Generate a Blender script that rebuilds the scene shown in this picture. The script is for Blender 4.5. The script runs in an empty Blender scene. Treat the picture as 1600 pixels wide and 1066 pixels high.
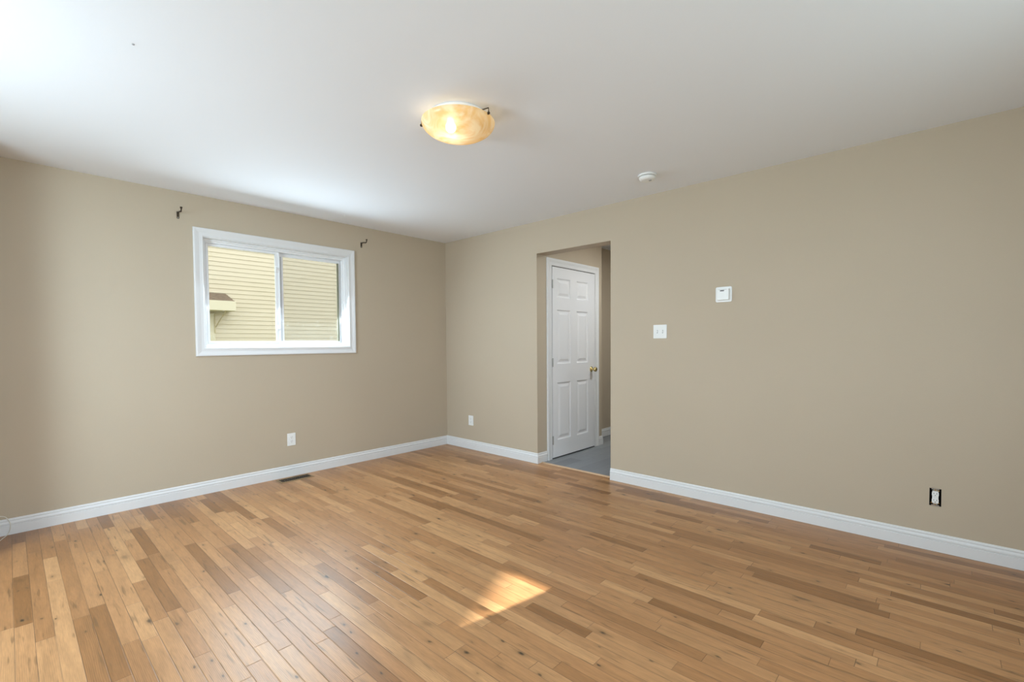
import bpy, bmesh, math, random
from mathutils import Vector, Matrix
random.seed(7)
C = bpy.context.scene.collection
S = bpy.context.scene

# ---------------------------------------------------------------- camera
F_PX, CY = 730.4251, 559.8855
yaw, pitch, roll = 0.8238, -0.0315, -0.0068
cam_d = bpy.data.cameras.new('camera'); cam = bpy.data.objects.new('camera', cam_d); C.objects.link(cam)
cam_d.sensor_width = 36; cam_d.lens = F_PX / 1600 * 36; cam_d.shift_y = (CY - 533) / 1600
cam_d.clip_start = 0.02; cam_d.clip_end = 200
fw = Vector((math.sin(yaw)*math.cos(pitch), math.cos(yaw)*math.cos(pitch), math.sin(pitch)))
rt = Vector((math.cos(yaw), -math.sin(yaw), 0)); up = rt.cross(fw)
r2 = rt*math.cos(roll) + up*math.sin(roll); u2 = -rt*math.sin(roll) + up*math.cos(roll)
M = Matrix((r2, u2, -fw)).transposed().to_4x4(); M.translation = (-3.6375, -4.4584, 1.2225)
cam.matrix_world = M
S.camera = cam

# ---------------------------------------------------------------- world, sun, area lights, exposure
w = bpy.data.worlds.new('sky'); S.world = w; w.use_nodes = True
bg = w.node_tree.nodes['Background']
bg.inputs[0].default_value = (0.80, 0.90, 1.0, 1); bg.inputs[1].default_value = 3.2
S.view_settings.view_transform = 'Standard'; S.view_settings.look = 'None'
S.view_settings.exposure = 0.22; S.view_settings.gamma = 1.0
SUN = Vector((0.986, -0.165, -0.647)).normalized()
sd = bpy.data.lights.new('sun', 'SUN'); sd.energy = 17.0; sd.angle = math.radians(0.53); sd.color = (1, .97, .92)
so = bpy.data.objects.new('sun', sd); C.objects.link(so); so.rotation_euler = SUN.to_track_quat('-Z', 'Y').to_euler()
def area(name, loc, direction, sx, sy, power, col=(1, 1, 1)):
    d = bpy.data.lights.new(name, 'AREA'); d.shape = 'RECTANGLE'; d.size = sx; d.size_y = sy; d.energy = power; d.color = col
    o = bpy.data.objects.new(name, d); C.objects.link(o); o.location = loc
    o.rotation_euler = Vector(direction).to_track_quat('-Z', 'Z').to_euler(); return o
area('fill_front_right', (-1.7, -5.36, 1.5), (0, 1, -.05), 1.0, 1.2, 10, (.68, .86, 1))  # unseen panel added as fill at the second front window
area('fill_front_window', (-3.8, -5.36, 1.5), (0, 1, -.1), 1.7, 1.2, 36, (.68, .86, 1))  # added fill behind the camera, standing in for window light
area('fill_side_window', (-4.87, -1.80, 1.45), (1, 0, -.5), 1.40, .85, 74, (.68, .86, 1))  # added panel lighting the room from the unseen side window
area('daylight_boost_left_window', (-1.9, 0.02, 1.65), (0, -1, -.4), 1.2, .8, 28, (.70, .87, 1))  # added panel strengthening daylight from the visible window
area('hall_fill_light', (1.0, -2.5, 2.40), (0, 0, -1), .3, .3, 17, (.9, .97, 1))  # no fixture here: unseen panel added to light the hall

# ---------------------------------------------------------------- materials
def lin(c): return tuple(((v/255+.055)/1.055)**2.4 if v/255 > .04045 else v/255/12.92 for v in c)
def mat(name, col, rough=.5, metal=0, bump=0, bscale=60, spec=.5, var=0, vscale=3):
    m = bpy.data.materials.new(name); m.use_nodes = True; nt = m.node_tree; b = nt.nodes['Principled BSDF']
    b.inputs['Base Color'].default_value = (*col, 1); b.inputs['Roughness'].default_value = rough
    b.inputs['Metallic'].default_value = metal; b.inputs['Specular IOR Level'].default_value = spec
    tc = nt.nodes.new('ShaderNodeTexCoord')
    if var:
        n = nt.nodes.new('ShaderNodeTexNoise'); n.inputs['Scale'].default_value = vscale; nt.links.new(tc.outputs['Object'], n.inputs['Vector'])
        mr = nt.nodes.new('ShaderNodeMapRange'); mr.inputs['To Min'].default_value = 1-var; mr.inputs['To Max'].default_value = 1+var
        nt.links.new(n.outputs['Fac'], mr.inputs['Value'])
        mx = nt.nodes.new('ShaderNodeVectorMath'); mx.operation = 'SCALE'; mx.inputs[0].default_value = col
        nt.links.new(mr.outputs[0], mx.inputs['Scale']); nt.links.new(mx.outputs[0], b.inputs['Base Color'])
    if bump:
        n = nt.nodes.new('ShaderNodeTexNoise'); n.inputs['Scale'].default_value = bscale; n.inputs['Detail'].default_value = 4
        nt.links.new(tc.outputs['Object'], n.inputs['Vector'])
        bp = nt.nodes.new('ShaderNodeBump'); bp.inputs['Strength'].default_value = bump; bp.inputs['Distance'].default_value = .002
        nt.links.new(n.outputs['Fac'], bp.inputs['Height']); nt.links.new(bp.outputs[0], b.inputs['Normal'])
    return m
WALL = mat('beige_wall_paint', (.515, .43, .324), .6, bump=.25, bscale=180, var=.025, vscale=2, spec=.3)
HALLW = WALL
CEIL = mat('white_ceiling_paint', (.83, .85, .885), .8, bump=.15, bscale=150, spec=.2)
TRIM = mat('white_trim_paint', (.75, .745, .745), .35, var=.01)
DOORM = mat('white_door_paint', (.78, .77, .78), .4, bump=.12, bscale=120)
VINYL = mat('white_vinyl', (.84, .84, .85), .3, var=.01)
PLASTIC = mat('white_plastic', (.84, .84, .82), .35, var=.01)
DARK = mat('dark_cavity', (.015, .012, .01), .8, var=.2)
BRONZE = mat('dark_bronze', (.06, .045, .03), .4, metal=.7, var=.1)
BRASS = mat('polished_brass', (.75, .60, .28), .18, metal=1, var=.05)
STEEL = mat('dull_steel', (.45, .43, .40), .4, metal=.9, var=.1)
GREYP = mat('grey_plastic', (.35, .35, .36), .5, var=.05)
SLOT = mat('dark_slot', (.05, .05, .05), .6, var=.1)
STRIP = mat('olive_weatherstrip', (.22, .22, .15), .7, var=.1)
SIDING = mat('cream_vinyl_siding', lin((194, 177, 148)), .6, var=.03, vscale=1.5)
CREAMT = mat('cream_trim', lin((204, 190, 160)), .6, var=.03)
SHINGLE = mat('brown_shingles', lin((118, 98, 78)), .9, bump=.6, bscale=40, var=.35, vscale=14)
GRASS = mat('grass_lawn', (.11, .13, .06), .95, bump=.8, bscale=30, var=.3, vscale=8)
REGM = mat('bronze_register_metal', (.10, .065, .035), .4, metal=.5, var=.15, vscale=30)
CORD = mat('off_white_cord', (.70, .66, .58), .5, var=.05)
TMOLD = mat('oak_transition_strip', lin((200, 168, 135)), .4, var=.1, vscale=20)

def glass_mat(name, tint=(1, 1, 1), amt=.06):
    m = bpy.data.materials.new(name); m.use_nodes = True; nt = m.node_tree; nt.nodes.clear()
    o = nt.nodes.new('ShaderNodeOutputMaterial'); t = nt.nodes.new('ShaderNodeBsdfTransparent'); g = nt.nodes.new('ShaderNodeBsdfGlossy')
    t.inputs[0].default_value = (*tint, 1); g.inputs['Roughness'].default_value = .02
    x = nt.nodes.new('ShaderNodeMixShader'); x.inputs[0].default_value = amt
    nt.links.new(t.outputs[0], x.inputs[1]); nt.links.new(g.outputs[0], x.inputs[2]); nt.links.new(x.outputs[0], o.inputs[0]); return m
GLASS = glass_mat('window_glass', (.97, .98, .97))
def screen_mat():
    m = bpy.data.materials.new('insect_screen_mesh'); m.use_nodes = True; nt = m.node_tree; nt.nodes.clear()
    o = nt.nodes.new('ShaderNodeOutputMaterial'); t = nt.nodes.new('ShaderNodeBsdfTransparent'); g = nt.nodes.new('ShaderNodeBsdfDiffuse')
    g.inputs[0].default_value = (.30, .30, .28, 1)
    x = nt.nodes.new('ShaderNodeMixShader'); x.inputs[0].default_value = .14
    nt.links.new(t.outputs[0], x.inputs[1]); nt.links.new(g.outputs[0], x.inputs[2]); nt.links.new(x.outputs[0], o.inputs[0]); return m
SCREEN = screen_mat()

def floor_mat(name, base_a, base_b, base_c, knots=True, rough=.35, grain_amt=.36, w=.0595, seam_d=.55):
    m = bpy.data.materials.new(name); m.use_nodes = True; nt = m.node_tree; N = nt.nodes; Lk = nt.links.new
    b = N['Principled BSDF']
    def nd(t, **k):
        n = N.new(t)
        for a, v in k.items(): setattr(n, a, v)
        return n
    def math_(op, a, bb=None, clamp=False):
        n = nd('ShaderNodeMath', operation=op); n.use_clamp = clamp
        for i, v in enumerate((a, bb)):
            if v is None: continue
            if isinstance(v, (int, float)): n.inputs[i].default_value = v
            else: Lk(v, n.inputs[i])
        return n.outputs[0]
    at = nd('ShaderNodeAttribute', attribute_name='plank')          # r, g, b: three random numbers of the board
    sep = nd('ShaderNodeSeparateXYZ'); Lk(at.outputs['Vector'], sep.inputs[0])
    uv1 = nd('ShaderNodeAttribute', attribute_name='board_uv'); s1 = nd('ShaderNodeSeparateXYZ'); Lk(uv1.outputs['Vector'], s1.inputs[0])
    uv2 = nd('ShaderNodeAttribute', attribute_name='board_uv_far'); s2 = nd('ShaderNodeSeparateXYZ'); Lk(uv2.outputs['Vector'], s2.inputs[0])
    # grain coordinate: long in v, shifted per board
    cmb = nd('ShaderNodeCombineXYZ')
    Lk(math_('ADD', s1.outputs[0], math_('MULTIPLY', sep.outputs[0], 37.)), cmb.inputs[0])
    Lk(math_('ADD', math_('MULTIPLY', s1.outputs[1], .085), math_('MULTIPLY', sep.outputs[1], 23.)), cmb.inputs[1])
    Lk(math_('MULTIPLY', sep.outputs[2], 11.), cmb.inputs[2])
    g1 = nd('ShaderNodeTexNoise'); g1.inputs['Scale'].default_value = 230; g1.inputs['Detail'].default_value = 3; Lk(cmb.outputs[0], g1.inputs['Vector'])
    g2 = nd('ShaderNodeTexNoise'); g2.inputs['Scale'].default_value = 45; g2.inputs['Detail'].default_value = 3; g2.inputs['Distortion'].default_value = .6; Lk(cmb.outputs[0], g2.inputs['Vector'])
    # cathedral rings
    wv = nd('ShaderNodeTexWave', wave_type='BANDS', bands_direction='X'); wv.inputs['Scale'].default_value = 60; wv.inputs['Distortion'].default_value = 14
    wv.inputs['Detail'].default_value = 2; wv.inputs['Detail Scale'].default_value = .35; Lk(cmb.outputs[0], wv.inputs['Vector'])
    ramp = nd('ShaderNodeValToRGB'); cr = ramp.color_ramp
    cr.elements[0].position = 0; cr.elements[0].color = (*base_a, 1); cr.elements[1].position = 1; cr.elements[1].color = (*base_c, 1)
    e = cr.elements.new(.3); e.color = (*base_b, 1)
    e = cr.elements.new(.8); e.color = (*[.5*(p+q) for p, q in zip(base_b, base_c)], 1)
    Lk(sep.outputs[0], ramp.inputs[0])
    # grain factor
    gr = math_('ADD', math_('MULTIPLY', math_('SUBTRACT', g1.outputs['Fac'], .5), grain_amt*1.3), math_('MULTIPLY', math_('SUBTRACT', g2.outputs['Fac'], .5), grain_amt*1.8))
    gr = math_('ADD', gr, math_('MULTIPLY', math_('SUBTRACT', wv.outputs['Fac'], .5), math_('MULTIPLY', sep.outputs[2], grain_amt*.75)))
    fac = math_('ADD', gr, 1.)
    sc = nd('ShaderNodeVectorMath', operation='SCALE'); Lk(ramp.outputs[0], sc.inputs[0]); Lk(fac, sc.inputs['Scale'])
    col = sc.outputs[0]
    def mixc(f, a, c):
        n = nd('ShaderNodeMix', data_type='RGBA'); Lk(f, n.inputs[0]); Lk(a, n.inputs[6])
        if isinstance(c, tuple): n.inputs[7].default_value = (*c, 1)
        else: Lk(c, n.inputs[7])
        return n.outputs[2]
    def smooth(v, lo, hi, a=1., bb=0.):
        n = nd('ShaderNodeMapRange', interpolation_type='SMOOTHSTEP'); Lk(v, n.inputs['Value'])
        n.inputs['From Min'].default_value = lo; n.inputs['From Max'].default_value = hi; n.inputs['To Min'].default_value = a; n.inputs['To Max'].default_value = bb
        return n.outputs[0]
    if knots:
        kc = nd('ShaderNodeCombineXYZ')
        Lk(math_('ADD', s1.outputs[0], math_('MULTIPLY', sep.outputs[1], 51.)), kc.inputs[0])
        Lk(math_('ADD', math_('MULTIPLY', s1.outputs[1], .42), math_('MULTIPLY', sep.outputs[2], 31.)), kc.inputs[1])
        ds = nd('ShaderNodeTexNoise'); ds.inputs['Scale'].default_value = 50; Lk(kc.outputs[0], ds.inputs['Vector'])
        dv = nd('ShaderNodeVectorMath', operation='SCALE'); Lk(ds.outputs['Color'], dv.inputs[0]); dv.inputs['Scale'].default_value = .012
        av = nd('ShaderNodeVectorMath', operation='ADD'); Lk(kc.outputs[0], av.inputs[0]); Lk(dv.outputs[0], av.inputs[1])
        for scale, rr, dk, thr in ((9, .095, .95, .50), (20, .13, .80, .62), (5, .13, .5, .58)):
            v = nd('ShaderNodeTexVoronoi'); v.inputs['Scale'].default_value = scale; Lk(av.outputs[0], v.inputs['Vector'])
            vs = nd('ShaderNodeSeparateColor'); Lk(v.outputs['Color'], vs.inputs[0])
            core = smooth(v.outputs['Distance'], rr*.25, rr*1.0)
            halo = smooth(v.outputs['Distance'], rr*.3, rr*2.6)
            on = smooth(vs.outputs[0], thr, thr+.04, 0., 1.)
            col = mixc(math_('MULTIPLY', math_('MULTIPLY', halo, on), .42*dk), col, (.16, .085, .035))
            col = mixc(math_('MULTIPLY', math_('MULTIPLY', core, on), dk), col, (.035, .022, .012))
        # mineral streaks along the grain
        st = nd('ShaderNodeTexNoise'); st.inputs['Scale'].default_value = 52; st.inputs['Detail'].default_value = 2; Lk(cmb.outputs[0], st.inputs['Vector'])
        col = mixc(math_('MULTIPLY', smooth(st.outputs['Fac'], .62, .73, 0., 1.), .55), col, (.12, .062, .024))
    # seams
    ds_ = math_('MINIMUM', math_('MINIMUM', s1.outputs[0], s2.outputs[0]), math_('MINIMUM', s1.outputs[1], s2.outputs[1]))
    seam = smooth(ds_, .0004, .0017)
    sv = math_('MULTIPLY', seam, math_('ADD', math_('MULTIPLY', sep.outputs[1], .5), seam_d-.25))
    col = mixc(sv, col, (.07, .038, .018))
    Lk(col, b.inputs['Base Color'])
    rn = math_('ADD', math_('MULTIPLY', g2.outputs['Fac'], .10), rough-.05)
    Lk(rn, b.inputs['Roughness']); b.inputs['Specular IOR Level'].default_value = .5
    h = math_('SUBTRACT', math_('MULTIPLY', g1.outputs['Fac'], .12), math_('MULTIPLY', smooth(ds_, .0, .003), 1.))
    bp = nd('ShaderNodeBump'); bp.inputs['Strength'].default_value = .5; bp.inputs['Distance'].default_value = .0012
    Lk(h, bp.inputs['Height']); Lk(bp.outputs[0], b.inputs['Normal'])
    return m
OAK = floor_mat('rustic_oak_strip_flooring', lin((137, 94, 55)), lin((166, 119, 77)), lin((189, 143, 98)))
GREYF = floor_mat('grey_vinyl_plank', lin((104, 106, 110)), lin((124, 127, 131)), lin((146, 148, 150)), knots=False, rough=.45, grain_amt=.2, w=.15, seam_d=.35)

# ---------------------------------------------------------------- mesh helpers
def finish(name, bm, m, parent=None, smooth=False, bevel=0, seg=2):
    bmesh.ops.remove_doubles(bm, verts=bm.verts, dist=1e-6)
    bmesh.ops.recalc_face_normals(bm, faces=bm.faces)
    me = bpy.data.meshes.new(name); bm.to_mesh(me); bm.free()
    me.materials.append(m); o = bpy.data.objects.new(name, me); C.objects.link(o)
    if smooth:
        for p in me.polygons: p.use_smooth = True
    if bevel:
        md = o.modifiers.new('bevel', 'BEVEL'); md.width = bevel; md.segments = seg; md.limit_method = 'ANGLE'; md.angle_limit = math.radians(35)
    if parent: o.parent = parent
    return o
def box(bm, x0, x1, y0, y1, z0, z1):
    v = [bm.verts.new((x, y, z)) for x in (x0, x1) for y in (y0, y1) for z in (z0, z1)]
    for f in ((0,1,3,2),(4,6,7,5),(0,4,5,1),(2,3,7,6),(0,2,6,4),(1,5,7,3)): bm.faces.new([v[i] for i in f])
def boxo(name, m, parent, *d, bevel=0):
    bm = bmesh.new(); box(bm, *d); return finish(name, bm, m, parent, bevel=bevel)
def empty(name, loc=(0,0,0), rz=0):
    o = bpy.data.objects.new(name, None); C.objects.link(o); o.location = loc; o.rotation_euler = (0, 0, rz); o.empty_display_size = .05; return o
def tag(o, label, cat, group=None):
    o['label'] = label; o['category'] = cat
    if group: o['group'] = group
    return o
def struct(o, label=None, cat=None):
    o['kind'] = 'structure'
    if label: o['label'] = label
    if cat: o['category'] = cat
    return o
def lathe(bm, prof, seg=48, axis='Z', off=(0,0,0)):
    """prof: (radius, height) pairs; height runs along axis."""
    rings = []
    for r, h in prof:
        ring = []
        for i in range(seg):
            a = 2*math.pi*i/seg; c, s = r*math.cos(a), r*math.sin(a)
            p = {'Z': (c, s, h), 'Y': (c, h, s), 'X': (h, c, s)}[axis]
            ring.append(bm.verts.new([p[k]+off[k] for k in range(3)]))
        rings.append(ring)
    for a, b in zip(rings, rings[1:]):
        for i in range(seg):
            j = (i+1) % seg; bm.faces.new((a[i], a[j], b[j], b[i]))
    return rings
def cap(bm, ring): bm.faces.new(ring)
def sweep(bm, path, lat, nrm, prof, closed=False):
    """prof (a, b): a along the mitred side vector of each path point, b along nrm."""
    n = Vector(nrm); rings = []
    for P, l in zip(path, lat):
        P = Vector(P); l = Vector(l); rings.append([bm.verts.new(P + l*a + n*b) for a, b in prof])
    K = len(path); k = len(prof)
    for i in range(K if closed else K-1):
        A, B = rings[i], rings[(i+1) % K]
        for j in range(k): bm.faces.new((A[j], A[(j+1) % k], B[(j+1) % k], B[j]))
    if not closed: bm.faces.new(rings[0]); bm.faces.new(rings[-1][::-1])
def tube(bm, pts, r, seg=10):
    pts = [Vector(p) for p in pts]; rings = []
    for i, p in enumerate(pts):
        t = (pts[min(i+1, len(pts)-1)] - pts[max(i-1, 0)]).normalized()
        u = t.cross(Vector((0, 0, 1)) if abs(t.z) < .9 else Vector((1, 0, 0))).normalized(); v = t.cross(u)
        rings.append([bm.verts.new(p + (u*math.cos(2*math.pi*k/seg) + v*math.sin(2*math.pi*k/seg))*r) for k in range(seg)])
    for a, b in zip(rings, rings[1:]):
        for i in range(seg): bm.faces.new((a[i], a[(i+1) % seg], b[(i+1) % seg], b[i]))
    bm.faces.new(rings[0][::-1]); bm.faces.new(rings[-1])
def wall(name, ax, t0, t1, u0, u1, z0, z1, holes, m):
    """slab normal to axis ax from t0 to t1; u along the other horizontal axis; holes (u0,u1,z0,z1)."""
    us = sorted({u0, u1, *[h[0] for h in holes], *[h[1] for h in holes]}); zs = sorted({z0, z1, *[h[2] for h in holes], *[h[3] for h in holes]})
    solid = lambda i, j: 0 <= i < len(us)-1 and 0 <= j < len(zs)-1 and not any(h[0]-1e-9 <= us[i] < h[1]-1e-9 and h[2]-1e-9 <= zs[j] < h[3]-1e-9 for h in holes)
    bm = bmesh.new(); P = lambda t, u, z: bm.verts.new((t, u, z) if ax == 0 else (u, t, z))
    for i in range(len(us)-1):
        for j in range(len(zs)-1):
            if not solid(i, j): continue
            a, b, c, d = us[i], us[i+1], zs[j], zs[j+1]
            for t in (t0, t1): bm.faces.new((P(t,a,c), P(t,b,c), P(t,b,d), P(t,a,d)))
            if not solid(i-1, j): bm.faces.new((P(t0,a,c), P(t1,a,c), P(t1,a,d), P(t0,a,d)))
            if not solid(i+1, j): bm.faces.new((P(t0,b,c), P(t1,b,c), P(t1,b,d), P(t0,b,d)))
            if not solid(i, j-1): bm.faces.new((P(t0,a,c), P(t1,a,c), P(t1,b,c), P(t0,b,c)))
            if not solid(i, j+1): bm.faces.new((P(t0,a,d), P(t1,a,d), P(t1,b,d), P(t0,b,d)))
    return struct(finish(name, bm, m))

# ---------------------------------------------------------------- room shell
H = 2.44; XW = -4.9; YF = -5.4; TW = .15; TL = .14
OY1, OY2, OZ = -2.283, -1.436, 2.122
WX0, WX1, WZ0, WZ1 = -2.53, -1.265, 1.203, 2.112            # window opening in the left wall
BOX = (-4.458, -4.406, .262, .364)                          # open outlet box in the right wall
wall('wall_left', 1, 0, TL, XW-TL, TW, 0, H, [(WX0, WX1, WZ0, WZ1)], WALL)
wall('wall_right', 0, 0, TW, YF-TL, 0, 0, H, [(OY1, OY2, 0, OZ), BOX], WALL)
SW = (-2.53, -1.05, 1.0, 2.10)                               # added side window; the added gable house keeps the sun off all but its corner
wall('wall_back', 0, XW-TL, XW, YF-TL, 0, 0, H, [SW], WALL)
FWN = (-4.7, -2.9, .9, 2.1)
FW2 = (-2.25, -1.15, .9, 2.1)
wall('wall_front', 1, YF-TL, YF, XW, 0, 0, H, [FWN, FW2], WALL)
bm = bmesh.new(); box(bm, XW, -3.80, -.5, 0, 0, H); struct(finish('wall_shade_stub', bm, WALL))  # unseen stub added to shade the window wall's left end
bm = bmesh.new(); box(bm, XW-TL, 4.2, YF-TL, TL, H, H+.12); struct(finish('ceiling', bm, CEIL))

def planks(name, x0, x1, y0, y1, w, lmin, lmax, m, along='y', top=0.0, thick=.02, holes=()):
    """every board its own quad with its own random numbers; boards run along y (or x)."""
    bm = bmesh.new(); la = bm.faces.layers.float_vector.new('plank'); u1 = bm.loops.layers.float_vector.new('board_uv'); u2 = bm.loops.layers.float_vector.new('board_uv_far')
    (a0, a1, b0, b1) = (x0, x1, y0, y1) if along == 'y' else (y0, y1, x0, x1)
    a = a0
    while a < a1-1e-6:
        ae = min(a+w, a1); b = b0 - random.uniform(0, lmax)
        while b < b1:
            L = random.uniform(lmin, lmax)*(1.5 if random.random() < .25 else 1); s, e = max(b, b0), min(b+L, b1)
            if e > s+1e-6:
                rnd = (random.random(), random.random(), random.random())
                cs = [(a, s), (ae, s), (ae, e), (a, e)]
                vs = [bm.verts.new((p, q, top) if along == 'y' else (q, p, top)) for p, q in cs]
                f = bm.faces.new(vs if along == 'y' else vs[::-1]); f[la] = rnd
                for lp in f.loops:
                    co = lp.vert.co; p, q = (co.x, co.y) if along == 'y' else (co.y, co.x)
                    lp[u1] = (p-a, q-b, 0); lp[u2] = (a+w-p, b+L-q, 0)
            b += L
        a += w
    box(bm, x0, x1, y0, y1, top-thick, top-.0005)
    me = bpy.data.meshes.new(name); bm.to_mesh(me); bm.free(); me.materials.append(m)
    o = bpy.data.objects.new(name, me); C.objects.link(o); return o
XT = .06
struct(planks('floor', XW, XT, YF, 0, .0595, .25, .85, OAK))
struct(planks('floor_hall', XT, 4.0, -2.9, -1.2, .15, .9, 1.2, GREYF, along='x', top=-.002))
bm = bmesh.new(); sweep(bm, [(XT, OY1, 0), (XT, OY2, 0)], [(1,0,0)]*2, (0,0,1), [(-.022,0),(-.018,.004),(-.008,.006),(.008,.006),(.018,.003),(.022,-.002)])
struct(finish('trim_1', bm, TMOLD))

# hall beyond the opening
wall('wall_hall_left', 1, OY2, OY2+.10, TW, 1.21, 0, H, [], HALLW)
bm = bmesh.new(); box(bm, 1.21-.10, 1.21, OY2+.1, -1.2, 0, H); struct(finish('wall_hall_return', bm, HALLW))
wall('wall_hall_back', 1, -1.2, -1.1, 1.11, 4.1, 0, H, [], HALLW)
wall('wall_hall_end', 0, 4.0, 4.1, -3.0, -1.2, 0, H, [], HALLW)
wall('wall_hall_right', 1, -3.0, -2.9, TW, 4.0, 0, H, [], HALLW)

# ---------------------------------------------------------------- baseboards
BB = [(0,0),(.014,0),(.014,.060),(.0095,.063),(.0135,.067),(.0135,.076),(.0065,.087),(.0090,.093),(.006,.1015),(.002,.1035),(0,.1035)]
def baseboard(name, path, lats, ends=None):
    bm = bmesh.new(); sweep(bm, [(x, y, 0) for x, y in path], [(a, b, 0) for a, b in lats], (0,0,1), BB)
    return struct(finish(name, bm, TRIM))
baseboard('baseboard_left', [(-3.80, 0), (0, 0), (0, OY2), (.145, OY2)], [(1,-1), (-1,-1), (-1,-1), (0,-1)])
baseboard('baseboard_right', [(0, OY2-.847), (0, YF)], [(-1,0), (-1,1)])
baseboard('baseboard_front', [(XW, YF), (0, YF)], [(1,1), (-1,1)])
baseboard('baseboard_back', [(XW, YF), (XW, -.5), (-3.80, -.5), (-3.80, 0)], [(1,1), (1,-1), (1,-1), (1,-1)])
baseboard('baseboard_hall', [(1.135, OY2), (1.21, OY2), (1.21, -1.2), (4.0, -1.2)], [(0,-1), (1,-1), (1,-1), (-1,-1)])
baseboard('baseboard_hall_right', [(TW, -2.9), (4.0, -2.9)], [(0,1), (0,1)])

# ---------------------------------------------------------------- window in the left wall
CAS = [(0,0),(0,.010),(.006,.014),(.012,.012),(.030,.012),(.050,.017),(.060,.019),(.067,.018),(.070,.014),(.070,0)]
def rect_sweep(bm, u0, u1, z0, z1, t, nrm, prof, ax=1, bottom=True):
    """frame around a rectangle; ax=1: in plane y=t, ax=0: plane x=t."""
    P = (lambda u, z: (u, t, z)) if ax == 1 else (lambda u, z: (t, u, z))
    L = (lambda u, z: (u, 0, z)) if ax == 1 else (lambda u, z: (0, u, z))
    if bottom: sweep(bm, [P(u0,z0), P(u1,z0), P(u1,z1), P(u0,z1)], [L(-1,-1), L(1,-1), L(1,1), L(-1,1)], nrm, prof, True)
    else: sweep(bm, [P(u0,z0), P(u0,z1), P(u1,z1), P(u1,z0)], [L(-1,0), L(-1,1), L(1,1), L(1,0)], nrm, prof, False)
win = empty('window_1', (0, 0, 0)); struct(win, 'white sliding window looking out on cream siding', 'window')
bm = bmesh.new(); rect_sweep(bm, WX0+.002, WX1-.002, WZ0+.002, WZ1-.002, -.0005, (0,-1,0), CAS); finish('casing', bm, TRIM, win)
bm = bmesh.new(); rect_sweep(bm, WX0, WX1, WZ0, WZ1, -.004, (0,1,0), [(.001,0),(-.006,0),(-.006,.048),(.001,.048)]); finish('jamb_liner', bm, TRIM, win)
fr = [(-.006,0),(-.018,0),(-.020,.012),(-.034,.014),(-.036,.028),(-.036,.045),(-.030,.045),(-.030,.055),(-.036,.055),(-.036,.085),(-.006,.085)]
bm = bmesh.new(); rect_sweep(bm, WX0, WX1, WZ0, WZ1, .044, (0,1,0), fr); finish('window_frame', bm, VINYL, win)
def sash(name, x0, x1, z0, z1, y0, y1, wl, wr, wb, wt):
    bm = bmesh.new()
    box(bm, x0, x0+wl, y0, y1, z0, z1); box(bm, x1-wr, x1, y0, y1, z0, z1)
    box(bm, x0+wl, x1-wr, y0, y1, z0, z0+wb); box(bm, x0+wl, x1-wr, y0, y1, z1-wt, z1)
    s = finish(name, bm, VINYL, win, bevel=.003)
    boxo('pane', GLASS, s, x0+wl, x1-wr, (y0+y1)/2-.002, (y0+y1)/2+.002, z0+wb, z1-wt)
    return s
s1 = sash('sliding_sash', -2.494, -1.911, 1.239, 2.076, .060, .084, .014, .030, .020, .022)
s2 = sash('fixed_sash', -1.915, -1.301, 1.239, 2.076, .096, .114, .048, .024, .022, .030)
for z in (1.375, 1.915):
    bm = bmesh.new()
    prof = [(-.028, 0), (-.018, .008), (0, .012), (.018, .008), (.028, 0)]
    a = [bm.verts.new((-1.946, .058-d*1.6, z+h)) for h, d in prof]; b = [bm.verts.new((-1.911, .060-d, z+h)) for h, d in prof]
    for i in range(4): bm.faces.new((a[i], b[i], b[i+1], a[i+1]))
    bm.faces.new(a); bm.faces.new(b[::-1]); bm.faces.new((a[0], a[4], b[4], b[0]))
    finish('latch', bm, VINYL, s1, bevel=.0015)
boxo('pull_rail', VINYL, s1, -1.918, -1.909, .050, .060, 1.25, 2.065, bevel=.002)
boxo('stile_shade_strip', mat('stile_shade_grey', (.50,.50,.51), .4, var=.02), s2, -1.907, -1.880, .0925, .0958, 1.262, 2.044)  # grey strip painting the shade on the fixed sash stile
boxo('weatherstrip', STRIP, s2, -1.341, -1.325, .080, .090, 1.258, 2.046)
boxo('insect_screen', SCREEN, win, -1.915, -1.301, .122, .1225, 1.239, 2.076)

# ---------------------------------------------------------------- unseen windows added for daylight (behind and beside the camera)
def plain_window(name, ax, t, tout, u0, u1, z0, z1, nin, mull=1):
    r = struct(empty(name), 'unseen white framed window added to let daylight in', 'window')
    bm = bmesh.new(); rect_sweep(bm, u0+.002, u1-.002, z0+.002, z1-.002, t+.0005*(nin[0]+nin[1]), nin, CAS, ax); finish('casing', bm, TRIM, r)
    n = tuple(-k for k in nin)
    bm = bmesh.new(); rect_sweep(bm, u0, u1, z0, z1, t, n, [(.001,0),(-.006,0),(-.006,.06),(-.012,.06),(-.012,.10),(.001,.10)], ax); finish('window_frame', bm, VINYL, r)
    bm = bmesh.new(); k = .11
    d = -1 if (nin[0]+nin[1]) > 0 else 1
    a, b = sorted((t+d*.072, t+d*.076))
    box(bm, *((a, b, u0+.01, u1-.01) if ax == 0 else (u0+.01, u1-.01, a, b)), z0+.01, z1-.01); finish('pane', bm, GLASS, r)
    return r
plain_window('added_window_2', 1, YF, 0, *FWN, (0,1,0))
plain_window('added_window_4', 1, YF, 0, *FW2, (0,1,0))
plain_window('added_window_3', 0, XW, 0, *SW, (1,0,0))

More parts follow.
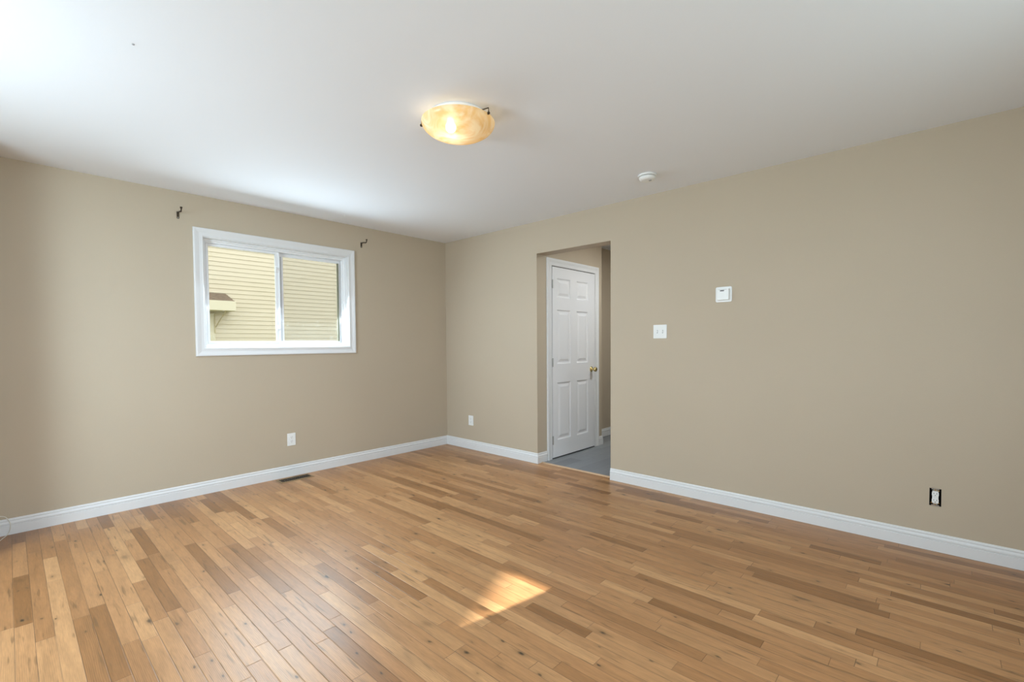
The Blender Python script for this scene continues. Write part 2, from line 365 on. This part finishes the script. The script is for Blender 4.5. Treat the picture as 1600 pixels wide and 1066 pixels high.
# ---------------------------------------------------------------- hall door
door = struct(empty('door_1', (.238, OY2, 0)), 'white six-panel door in the grey-floored hall', 'door')
DW, DH = .802, 2.022; D0 = -.0135
bm = bmesh.new()
cols = [(.075, .325), (.432, .665)]; rows = [(.188, .808), (.998, 1.580), (1.700, 1.912)]
us = [0] + [v for c in cols for v in c] + [DW]; zs = [.012] + [v for r in rows for v in r] + [DH]
V = lambda u, z, d: bm.verts.new((u, D0-d, z))
for i in range(5):
    for j in range(7):
        a, b, c, e = us[i], us[i+1], zs[j], zs[j+1]
        if i % 2 == 1 and j % 2 == 1:
            rings = []
            for ins, dep in ((0, 0), (.006, -.001), (.014, -.009), (.024, -.010), (.032, -.009), (.052, -.002), (.056, -.0015)):
                rings.append([V(a+ins, c+ins, dep), V(b-ins, c+ins, dep), V(b-ins, e-ins, dep), V(a+ins, e-ins, dep)])
            for r0, r1 in zip(rings, rings[1:]):
                for k in range(4): bm.faces.new((r0[k], r0[(k+1) % 4], r1[(k+1) % 4], r1[k]))
            bm.faces.new(rings[-1])
        else: bm.faces.new((V(a, c, 0), V(b, c, 0), V(b, e, 0), V(a, e, 0)))
bk = .012
for q in ((0, zs[0], DW, zs[0]), (DW, zs[0], DW, DH), (DW, DH, 0, DH), (0, DH, 0, zs[0])):
    bm.faces.new((V(q[0], q[1], 0), V(q[2], q[3], 0), bm.verts.new((q[2], bk, q[3])), bm.verts.new((q[0], bk, q[1]))))
bm.faces.new([bm.verts.new((u, bk, z)) for u, z in ((0, zs[0]), (0, DH), (DW, DH), (DW, zs[0]))])
slab = finish('door_slab', bm, DOORM, door)
bm = bmesh.new(); rect_sweep(bm, -.008, DW+.008, 0, DH+.008, 0, (0,-1,0), [(0,0),(0,.009),(.005,.015),(.012,.013),(.035,.013),(.055,.019),(.068,.020),(.076,.018),(.076,0)], bottom=False)
finish('door_casing', bm, TRIM, door)
boxo('door_gap', DARK, door, -.008, DW+.008, -.0015, -.0005, 0, DH+.008)
for z in (.20, 1.02, 1.84):
    bm = bmesh.new(); lathe(bm, [(0,-.045),(.006,-.045),(.006,.045),(0,.045)], 12, 'Z', (-.003, -.020, z))
    box(bm, -.007, .004, -.018, -.012, z-.044, z+.044); finish('hinge', bm, STEEL, door)
bm = bmesh.new(); lathe(bm, [(0,0),(.032,0),(.032,-.004),(.026,-.009),(.012,-.012),(.011,-.030),(.016,-.036),(.026,-.044),(.0285,-.054),(.026,-.064),(.016,-.071),(0,-.073)], 28, 'Y', (.728, D0, .918))
finish('door_knob', bm, BRASS, door, smooth=True)

# ---------------------------------------------------------------- ceiling light
LC = Vector((-1.965, -2.53, H))
lamp = tag(empty('ceiling_light', LC), 'flush ceiling light with glowing amber alabaster glass bowl', 'ceiling light')
bm = bmesh.new(); rg = lathe(bm, [(.0, 0), (.150, 0), (.155, -.006), (.150, -.022), (.120, -.024), (0, -.024)], 64); finish('ceiling_pan', bm, mat('white_enamel', (.82,.82,.82), .35, var=.01), lamp, smooth=False)
def bowl_mat():
    m = bpy.data.materials.new('amber_alabaster_glass'); m.use_nodes = True; nt = m.node_tree; N = nt.nodes; N.clear(); L = nt.links.new
    o = N.new('ShaderNodeOutputMaterial'); tc = N.new('ShaderNodeTexCoord')
    n = N.new('ShaderNodeTexNoise'); n.inputs['Scale'].default_value = 7; n.inputs['Detail'].default_value = 3; n.inputs['Distortion'].default_value = 2.2; L(tc.outputs['Object'], n.inputs['Vector'])
    r = N.new('ShaderNodeValToRGB'); r.color_ramp.elements[0].position = .36; r.color_ramp.elements[0].color = (.86, .57, .26, 1)
    r.color_ramp.elements[1].position = .64; r.color_ramp.elements[1].color = (.95, .82, .58, 1); L(n.outputs['Fac'], r.inputs[0])
    tl = N.new('ShaderNodeBsdfTranslucent'); L(r.outputs[0], tl.inputs[0])
    df = N.new('ShaderNodeBsdfDiffuse'); L(r.outputs[0], df.inputs[0])
    rf = N.new('ShaderNodeBsdfRefraction'); rf.inputs['IOR'].default_value = 1.02; rf.inputs['Roughness'].default_value = .22; rf.inputs[0].default_value = (1, .86, .55, 1)
    gl = N.new('ShaderNodeBsdfGlossy'); gl.inputs['Roughness'].default_value = .25
    a = N.new('ShaderNodeMixShader'); a.inputs[0].default_value = .50; L(df.outputs[0], a.inputs[1]); L(tl.outputs[0], a.inputs[2])
    b = N.new('ShaderNodeMixShader'); b.inputs[0].default_value = .16; L(a.outputs[0], b.inputs[1]); L(rf.outputs[0], b.inputs[2])
    c = N.new('ShaderNodeMixShader'); c.inputs[0].default_value = .04; L(b.outputs[0], c.inputs[1]); L(gl.outputs[0], c.inputs[2])
    L(c.outputs[0], o.inputs[0]); return m
RB = .195; ZR = -.036; SAG = .082
prof = []
for i in range(19):
    t = i/18; ang = t*math.pi/2
    prof.append((RB*math.cos(ang)**.9 if i < 18 else 0.0005, ZR - SAG*math.sin(ang)))
bm = bmesh.new(); rings = lathe(bm, prof, 96); cap(bm, rings[-1])
finish('glass_bowl', bm, bowl_mat(), lamp, smooth=True)
def emis(name, col, st):
    m = bpy.data.materials.new(name); m.use_nodes = True; b = m.node_tree.nodes['Principled BSDF']
    b.inputs['Base Color'].default_value = (1,1,1,1); b.inputs['Emission Color'].default_value = (*col, 1); b.inputs['Emission Strength'].default_value = st; return m
# bulb sits off-centre in the fixture
BO = Vector((-.035, .02, -.062))
bm = bmesh.new(); lathe(bm, [(.0005,-.028),(.014,-.026),(.024,-.016),(.0285,0),(.026,.012),(.016,.024),(.013,.034),(.0005,.034)], 24, 'Z', BO); finish('light_bulb', bm, emis('lit_bulb', (1, .93, .82), 15), lamp, smooth=True)
for a in (128, -81, 23.5):
    ar = math.radians(a); c, s = math.cos(ar), math.sin(ar)
    bm = bmesh.new()
    tube(bm, [(.150*c, .150*s, -.012), (.201*c, .201*s, -.014), (.2015*c, .2015*s, -.040), (.196*c, .196*s, -.047)], .0032, 8)
    bmesh.ops.create_uvsphere(bm, u_segments=12, v_segments=8, radius=.0075, matrix=Matrix.Translation((.202*c, .202*s, -.040)))
    finish('clip', bm, BRONZE, lamp, smooth=True)

# ---------------------------------------------------------------- smoke alarm
sm = tag(empty('smoke_alarm', (-.440, -2.850, H)), 'round white smoke alarm on the ceiling near the right wall', 'smoke alarm')
bm = bmesh.new(); r = lathe(bm, [(.0005,0),(.064,0),(.066,-.004),(.064,-.010),(.056,-.0125),(.0005,-.0125)], 48); finish('mounting_plate', bm, PLASTIC, sm)
bm = bmesh.new(); lathe(bm, [(.050,-.0125),(.050,-.017),(.0005,-.017)], 48); finish('vent_gap', bm, GREYP, sm)
bm = bmesh.new(); lathe(bm, [(.0005,-.0165),(.058,-.0165),(.0585,-.022),(.054,-.034),(.044,-.041),(.020,-.043),(.0005,-.043)], 48); finish('cover', bm, PLASTIC, sm, smooth=False, bevel=.001)
bm = bmesh.new(); lathe(bm, [(.0005,-.042),(.010,-.042),(.010,-.0455),(.0005,-.0455)], 20, off=(.0,-.022,0)); finish('test_button', bm, GREYP, sm)

# ---------------------------------------------------------------- wall plates: local frame x = along wall, y = out of the wall, z = up
def rrect(bm, w, h, r, y0, y1, cx=0, cz=0, n=5):
    pts = []
    for qx, qz, a0 in ((1,1,0), (-1,1,90), (-1,-1,180), (1,-1,270)):
        for k in range(n+1):
            a = math.radians(a0 + 90*k/n); pts.append((cx+qx*(w/2-r)+r*math.cos(a), cz+qz*(h/2-r)+r*math.sin(a)))
    A = [bm.verts.new((x, y0, z)) for x, z in pts]; B = [bm.verts.new((x, y1, z)) for x, z in pts]
    for i in range(len(pts)): bm.faces.new((A[i], A[(i+1) % len(pts)], B[(i+1) % len(pts)], B[i]))
    bm.faces.new(A); bm.faces.new(B)
def screw(parent, x, z, y, m=PLASTIC):
    bm = bmesh.new(); lathe(bm, [(.0005,0),(.0035,0),(.0030,.0012),(.0005,.0016)], 12, 'Y', (x, y, z)); return finish('screw', bm, m, parent)
def receptacle(parent, y, zc=0, name='receptacle'):
    """duplex face: two rounded sockets with slots as sub-parts"""
    for s in (-1, 1):
        bm = bmesh.new(); n = 28; z0 = zc+s*.0195; pts = []
        for k in range(n):
            a = 2*math.pi*k/n; pts.append((max(-.0150, min(.0150, .0172*math.cos(a))), z0+max(-.0145, min(.0145, .0172*math.sin(a)))))
        A = [bm.verts.new((px, y, pz)) for px, pz in pts]; B = [bm.verts.new((px, y+.0025, pz)) for px, pz in pts]
        for i in range(n): bm.faces.new((A[i], A[(i+1) % n], B[(i+1) % n], B[i]))
        bm.faces.new(A); bm.faces.new(B); rc = finish(name, bm, PLASTIC, parent)
        bm = bmesh.new(); yy = y+.0026
        box(bm, -.0075, -.0055, yy-.001, yy, z0-.001, z0+.008); box(bm, .0055, .0075, yy-.001, yy, z0-.000, z0+.007)
        lathe(bm, [(.0005, -.001), (.0024, -.001), (.0024, 0), (.0005, 0)], 10, 'Y', (0, yy, z0-.0075)); finish('slots', bm, SLOT, rc)
def place(o, loc, side):
    o.location = loc; o.rotation_euler = (0, 0, math.pi if side == 'left' else math.pi/2)
    return o
# side 'left': wall y=0, out = -y (rotate 180). side 'right': wall x=0, out = -x (rotate +90)
def plate(parent, w, h, d=.006):
    bm = bmesh.new(); rrect(bm, w, h, .004, 0, d); return finish('cover_plate', bm, PLASTIC, parent, bevel=.002)
o1 = place(tag(empty('wall_outlet'), 'white duplex outlet low on the window wall, left of the corner', 'outlet', 'covered wall outlets'), (-1.859, 0, .343), 'left')
plate(o1, .075, .116); receptacle(o1, .006); screw(o1, 0, 0, .006)
o2 = place(tag(empty('wall_outlet'), 'white outlet low on the wall between the corner and the doorway', 'outlet', 'covered wall outlets'), (0, -.438, .333), 'right')
plate(o2, .079, .114); receptacle(o2, .006); screw(o2, 0, 0, .006)
sw = place(tag(empty('light_switch'), 'white double toggle light switch right of the doorway', 'light switch'), (0, -2.746, 1.3115), 'right')
plate(sw, .115, .112)
for x in (-.023, .023):
    bm = bmesh.new(); rrect(bm, .0105, .025, .001, .0055, .0066, x, 0); finish('toggle_slot', bm, GREYP, sw)
    bm = bmesh.new(); box(bm, x-.0042, x+.0042, .006, .017, .000, .010); box(bm, x-.0042, x+.0042, .006, .009, -.008, .0005); finish('toggle', bm, PLASTIC, sw, bevel=.001)
    for z in (-.030, .030): screw(sw, x, z, .006)
th = place(tag(empty('thermostat'), 'square white thermostat high on the right wall', 'thermostat'), (0, -3.2445, 1.5765), 'right')
bm = bmesh.new(); rrect(bm, .1165, .1135, .012, 0, .006); finish('back_plate', bm, PLASTIC, th, bevel=.002)
bm = bmesh.new(); rrect(bm, .086, .083, .005, .006, .028, 0, -.001); finish('housing', bm, PLASTIC, th, bevel=.003)
bm = bmesh.new(); rrect(bm, .030, .007, .002, .0275, .0284, .004, .026); finish('display', bm, SLOT, th)
bm = bmesh.new(); rrect(bm, .060, .002, .0008, .027, .0283, 0, .034); finish('groove', bm, GREYP, th)

# uncovered outlet in its open box
ob = place(tag(empty('bare_outlet'), 'white duplex outlet without a cover plate in a dark open wall box', 'outlet'), (0, -4.432, .313), 'right')
bm = bmesh.new()
for d in ((-.026, -.024, -.05, -.003, -.051, .051), (.024, .026, -.05, -.003, -.051, .051), (-.024, .024, -.05, -.003, .049, .051), (-.024, .024, -.05, -.003, -.051, -.049), (-.024, .024, -.052, -.05, -.051, .051)): box(bm, *d)
finish('junction_box', bm, DARK, ob)
bm = bmesh.new(); rrect(bm, .027, .070, .003, -.022, .003); body = finish('outlet_body', bm, PLASTIC, ob, bevel=.001)
receptacle(ob, .003)
for s in (-1, 1):
    bm = bmesh.new(); rrect(bm, .020, .016, .003, -.001, .0005, 0, s*.043); rrect(bm, .034, .006, .002, -.001, .0005, 0, s*.047); finish('mounting_ear', bm, STEEL, ob); screw(ob, 0, s*.042, .0005, BRASS)
for xx, s in ((.016, -1), (-.015, -1), (-.014, 1)):
    bm = bmesh.new(); lathe(bm, [(.0005,-.0),(.0035,0),(.0035,-.006),(.0005,-.006)], 10, 'Y', (xx, -.010, s*.036)); finish('terminal_screw', bm, BRASS, ob)

# ---------------------------------------------------------------- curtain rod brackets
def bracket(x, z, label):
    b = tag(empty('curtain_rod_bracket', (x, 0, z)), label, 'curtain bracket', 'curtain brackets above the window')
    bm = bmesh.new(); rrect(bm, .016, .056, .004, 0, .004, 0, -.018); finish('wall_plate', bm, BRONZE, b, bevel=.001).rotation_euler = (0,0,math.pi)
    bm = bmesh.new(); tube(bm, [(0, -.003, 0), (0, -.03, .001), (0, -.06, -.001), (0, -.085, -.008), (0, -.100, -.006), (0, -.108, .004), (0, -.108, .018)], .005, 10); finish('arm', bm, BRONZE, b, smooth=True)
    bm = bmesh.new(); tube(bm, [(0, -.108, .014), (0, -.108, .024)], .008, 10); finish('cup', bm, BRONZE, b)
    for zz in (-.038, .004):
        bm = bmesh.new(); lathe(bm, [(.0005,-.0055),(.004,-.005),(.004,-.003),(.0005,-.003)], 10, 'Y', (0, 0, zz)); finish('screw', bm, STEEL, b)
    return b
bracket(-2.692, 2.272, 'dark metal curtain bracket above the window, left of its top corner')
bracket(-1.112, 2.272, 'dark metal curtain bracket above the window, right of its top corner')

# ---------------------------------------------------------------- floor register
vt = tag(empty('floor_vent', (-1.878, -.118, 0)), 'brown metal floor vent beside the baseboard under the window', 'floor vent')
bm = bmesh.new(); sweep(bm, [(-.130,-.048,0),(.130,-.048,0),(.130,.048,0),(-.130,.048,0)], [(-1,-1,0),(1,-1,0),(1,1,0),(-1,1,0)], (0,0,1), [(0,.0006),(0,.005),(.003,.006),(.014,.0045),(.020,.0008),(.020,.0003)], True); finish('frame', bm, mat('tan_register_frame', lin((132, 106, 74)), .5, var=.1), vt)
boxo('duct_shade_sheet', DARK, vt, -.130, .130, -.048, .048, .0004, .0012)  # flat near-black sheet paints the shade inside the duct
for r_ in range(2):
    for i in range(14):
        x = -.118 + i*.0182; y0 = -.044 + r_*.046
        bm = bmesh.new(); box(bm, x-.0022, x+.0022, y0, y0+.042, .0012, .0045); finish('slat', bm, REGM, vt)
boxo('center_bar', REGM, vt, -.130, .130, -.002, .002, .0012, .005)

# ---------------------------------------------------------------- cable at the far left
pts = [(-3.77, -.60, .0024), (-3.765, -.30, .0024), (-3.755, -.10, .06), (-3.74, -.035, .128), (-3.70, -.022, .133), (-3.672, -.019, .118), (-3.6545, -.019, .070), (-3.663, -.026, .016), (-3.70, -.11, .0024), (-3.74, -.25, .0024), (-3.745, -.5, .0024)]
fine = []
for i in range(len(pts)-1):
    p0, p1, p2, p3 = [Vector(pts[max(0, min(len(pts)-1, i+k))]) for k in (-1, 0, 1, 2)]
    for k in range(8):
        t = k/8; fine.append(.5*((2*p1)+(p2-p0)*t+(2*p0-5*p1+4*p2-p3)*t*t+(3*p1-p0-3*p2+p3)*t**3))
bm = bmesh.new(); tube(bm, fine, .0023, 10); co = finish('white_cable', bm, CORD, smooth=True)
tag(co, 'thin off-white cable curling over the baseboard at the far left', 'cable')

# small things left in the ceiling
hk = tag(empty('ceiling_hook', (-1.475, -.347, H)), 'tiny white hook screwed into the ceiling above the window', 'hook')
bm = bmesh.new(); tube(bm, [(0,0,0),(0,0,-.010),(.005,0,-.016),(.008,0,-.022),(.004,0,-.028),(-.003,0,-.026),(-.005,0,-.020)], .0016, 8); finish('hook_wire', bm, PLASTIC, hk, smooth=True)
bm = bmesh.new(); lathe(bm, [(.0005,0),(.006,0),(.005,-.003),(.0005,-.003)], 16); finish('collar', bm, PLASTIC, hk)
bm = bmesh.new(); lathe(bm, [(.0005,0),(.005,0),(.004,-.003),(.0005,-.004)], 14)
tag(finish('ceiling_screw', bm, GREYP), 'tiny grey screw head left in the white ceiling', 'screw').location = (-3.2576, -2.0357, H)

# ---------------------------------------------------------------- outside
bm = bmesh.new()
g0 = [(-40,-40), (40,-40), (40,40), (-40,40)]
bm.faces.new([bm.verts.new((x, y, -.62)) for x, y in g0]); struct(finish('ground', bm, GRASS))
NY = 7.5
nb = tag(empty('neighbouring_house', (0, NY, -.6)), 'cream vinyl-sided house seen through the window', 'house')
bm = bmesh.new(); lap = .1; zz = 0; prof = [(.30, 0)]
x0, x1 = -7, 9
k = 0
while zz < 5.8:
    prof += [(-.013, zz), (-.001, zz+lap-.004), (0, zz+lap-.002)]; zz += lap
prof += [(.30, zz)]
a = [bm.verts.new((x0, y, z)) for y, z in prof]; b = [bm.verts.new((x1, y, z)) for y, z in prof]
for i in range(len(prof)): bm.faces.new((a[i], a[(i+1) % len(prof)], b[(i+1) % len(prof)], b[i]))
sid = finish('lap_siding', bm, SIDING, nb)
bm = bmesh.new(); box(bm, x0, x1, .31, 8, 0, 5.8); finish('house_wall', bm, CREAMT, nb)
bm = bmesh.new()
V_ = [(x0-.4, -.35, 5.72), (x1+.4, -.35, 5.72), (x1+.4, 4.1, 7.5), (x0-.4, 4.1, 7.5), (x1+.4, 8.4, 5.72), (x0-.4, 8.4, 5.72)]
va = [bm.verts.new(v) for v in V_]; vb = [bm.verts.new((v[0], v[1], v[2]+.12)) for v in V_]
for q in ((0,1,2,3), (3,2,4,5)): bm.faces.new([va[i] for i in q]); bm.faces.new([vb[i] for i in q])
for q in ((0,1), (1,2), (2,4), (4,5), (5,3), (3,0)): bm.faces.new((va[q[0]], va[q[1]], vb[q[1]], vb[q[0]]))
finish('roof', bm, SHINGLE, nb)
# canopy over the side door: local z = world + .6, local y = world - 7.5
bm = bmesh.new()
xe, xl, d_ = -.19, -2.05, -.42
zt, z1_, z0_ = 2.99, 2.797, 2.585
Q = [(xl, d_, z1_), (xe, d_, z1_), (xe, -.014, z1_), (xl, -.014, z1_), (xl+.12, -.014, zt), (xe-.06, -.014, zt)]
v = [bm.verts.new(q) for q in Q]
for f in ((0,1,5,4), (1,2,5), (3,0,4), (2,3,4,5), (0,3,2,1)): bm.faces.new([v[i] for i in f])
can = finish('canopy_roof', bm, SHINGLE, nb)
for i in range(4):
    t0 = i/4; y0 = d_+(-.014-d_)*t0; z0 = z1_+(zt-z1_)*t0
    boxo('shingle_course', SHINGLE, can, xl+.12*t0, xe-.06*t0, y0-.006, y0+.012, z0-.002, z0+.014)
boxo('fascia', CREAMT, can, xl-.02, xe+.02, d_-.02, -.013, z0_, z1_-.001, bevel=.004)
bm = bmesh.new(); tube(bm, [(-.345, d_+.05, z0_+.005), (-.468, -.02, 2.22)], .012, 8); finish('canopy_brace', bm, mat('taupe_metal', lin((178,160,120)), .5, var=.05), nb)
boxo('door_trim', CREAMT, nb, -.58, -.475, -.035, -.012, -.0, 2.54, bevel=.003)
boxo('brace_post', bpy.data.materials['taupe_metal'], nb, -.492, -.472, -.05, -.034, 2.1, 2.53)
boxo('side_door', mat('pale_door_paint', lin((236,222,186)), .5, var=.02), nb, -1.45, -.58, -.022, -.012, .1, 2.46)

# unseen gable house added far to the side so its roof trims the sunbeam
def sun_hit(px, py, X):                                     # floor point -> where its sun ray crosses plane x = X
    t = (px - X)/SUN.x; return Vector((X, py - SUN.y*t, -SUN.z*t))
A = sun_hit(-2.287, -2.968, -14); B = sun_hit(-1.86, -2.785, -14); s = (B-A); s /= s.y
pk = A + s*4.2; lo = A + s*-2.2
gh = tag(empty('sun_blocker_house', (-14, 0, -.6)), 'unseen gable-roofed house added to block the sun', 'house')
bm = bmesh.new(); w_ = [(lo.y, 0), (pk.y+pk.y-lo.y, 0), (pk.y+pk.y-lo.y, lo.z+.5), (pk.y, pk.z+.5), (lo.y, lo.z+.5)]
a = [bm.verts.new((-6, y, z)) for y, z in w_]; b = [bm.verts.new((-.05, y, z)) for y, z in w_]
for i in range(5): bm.faces.new((a[i], a[(i+1) % 5], b[(i+1) % 5], b[i]))
bm.faces.new(a); bm.faces.new(b); finish('house_wall', bm, CREAMT, gh)
bm = bmesh.new(); Y2 = 2*pk.y-lo.y
w_ = [(lo.y, lo.z+.6), (pk.y, pk.z+.6), (Y2, lo.z+.6), (Y2, lo.z+.45), (pk.y, pk.z+.45), (lo.y, lo.z+.45)]
a = [bm.verts.new((-6.2, y, z)) for y, z in w_]; b = [bm.verts.new((0, y, z)) for y, z in w_]
for i in range(6): bm.faces.new((a[i], a[(i+1) % 6], b[(i+1) % 6], b[i]))
bm.faces.new(a); bm.faces.new(b); finish('roof', bm, SHINGLE, gh)
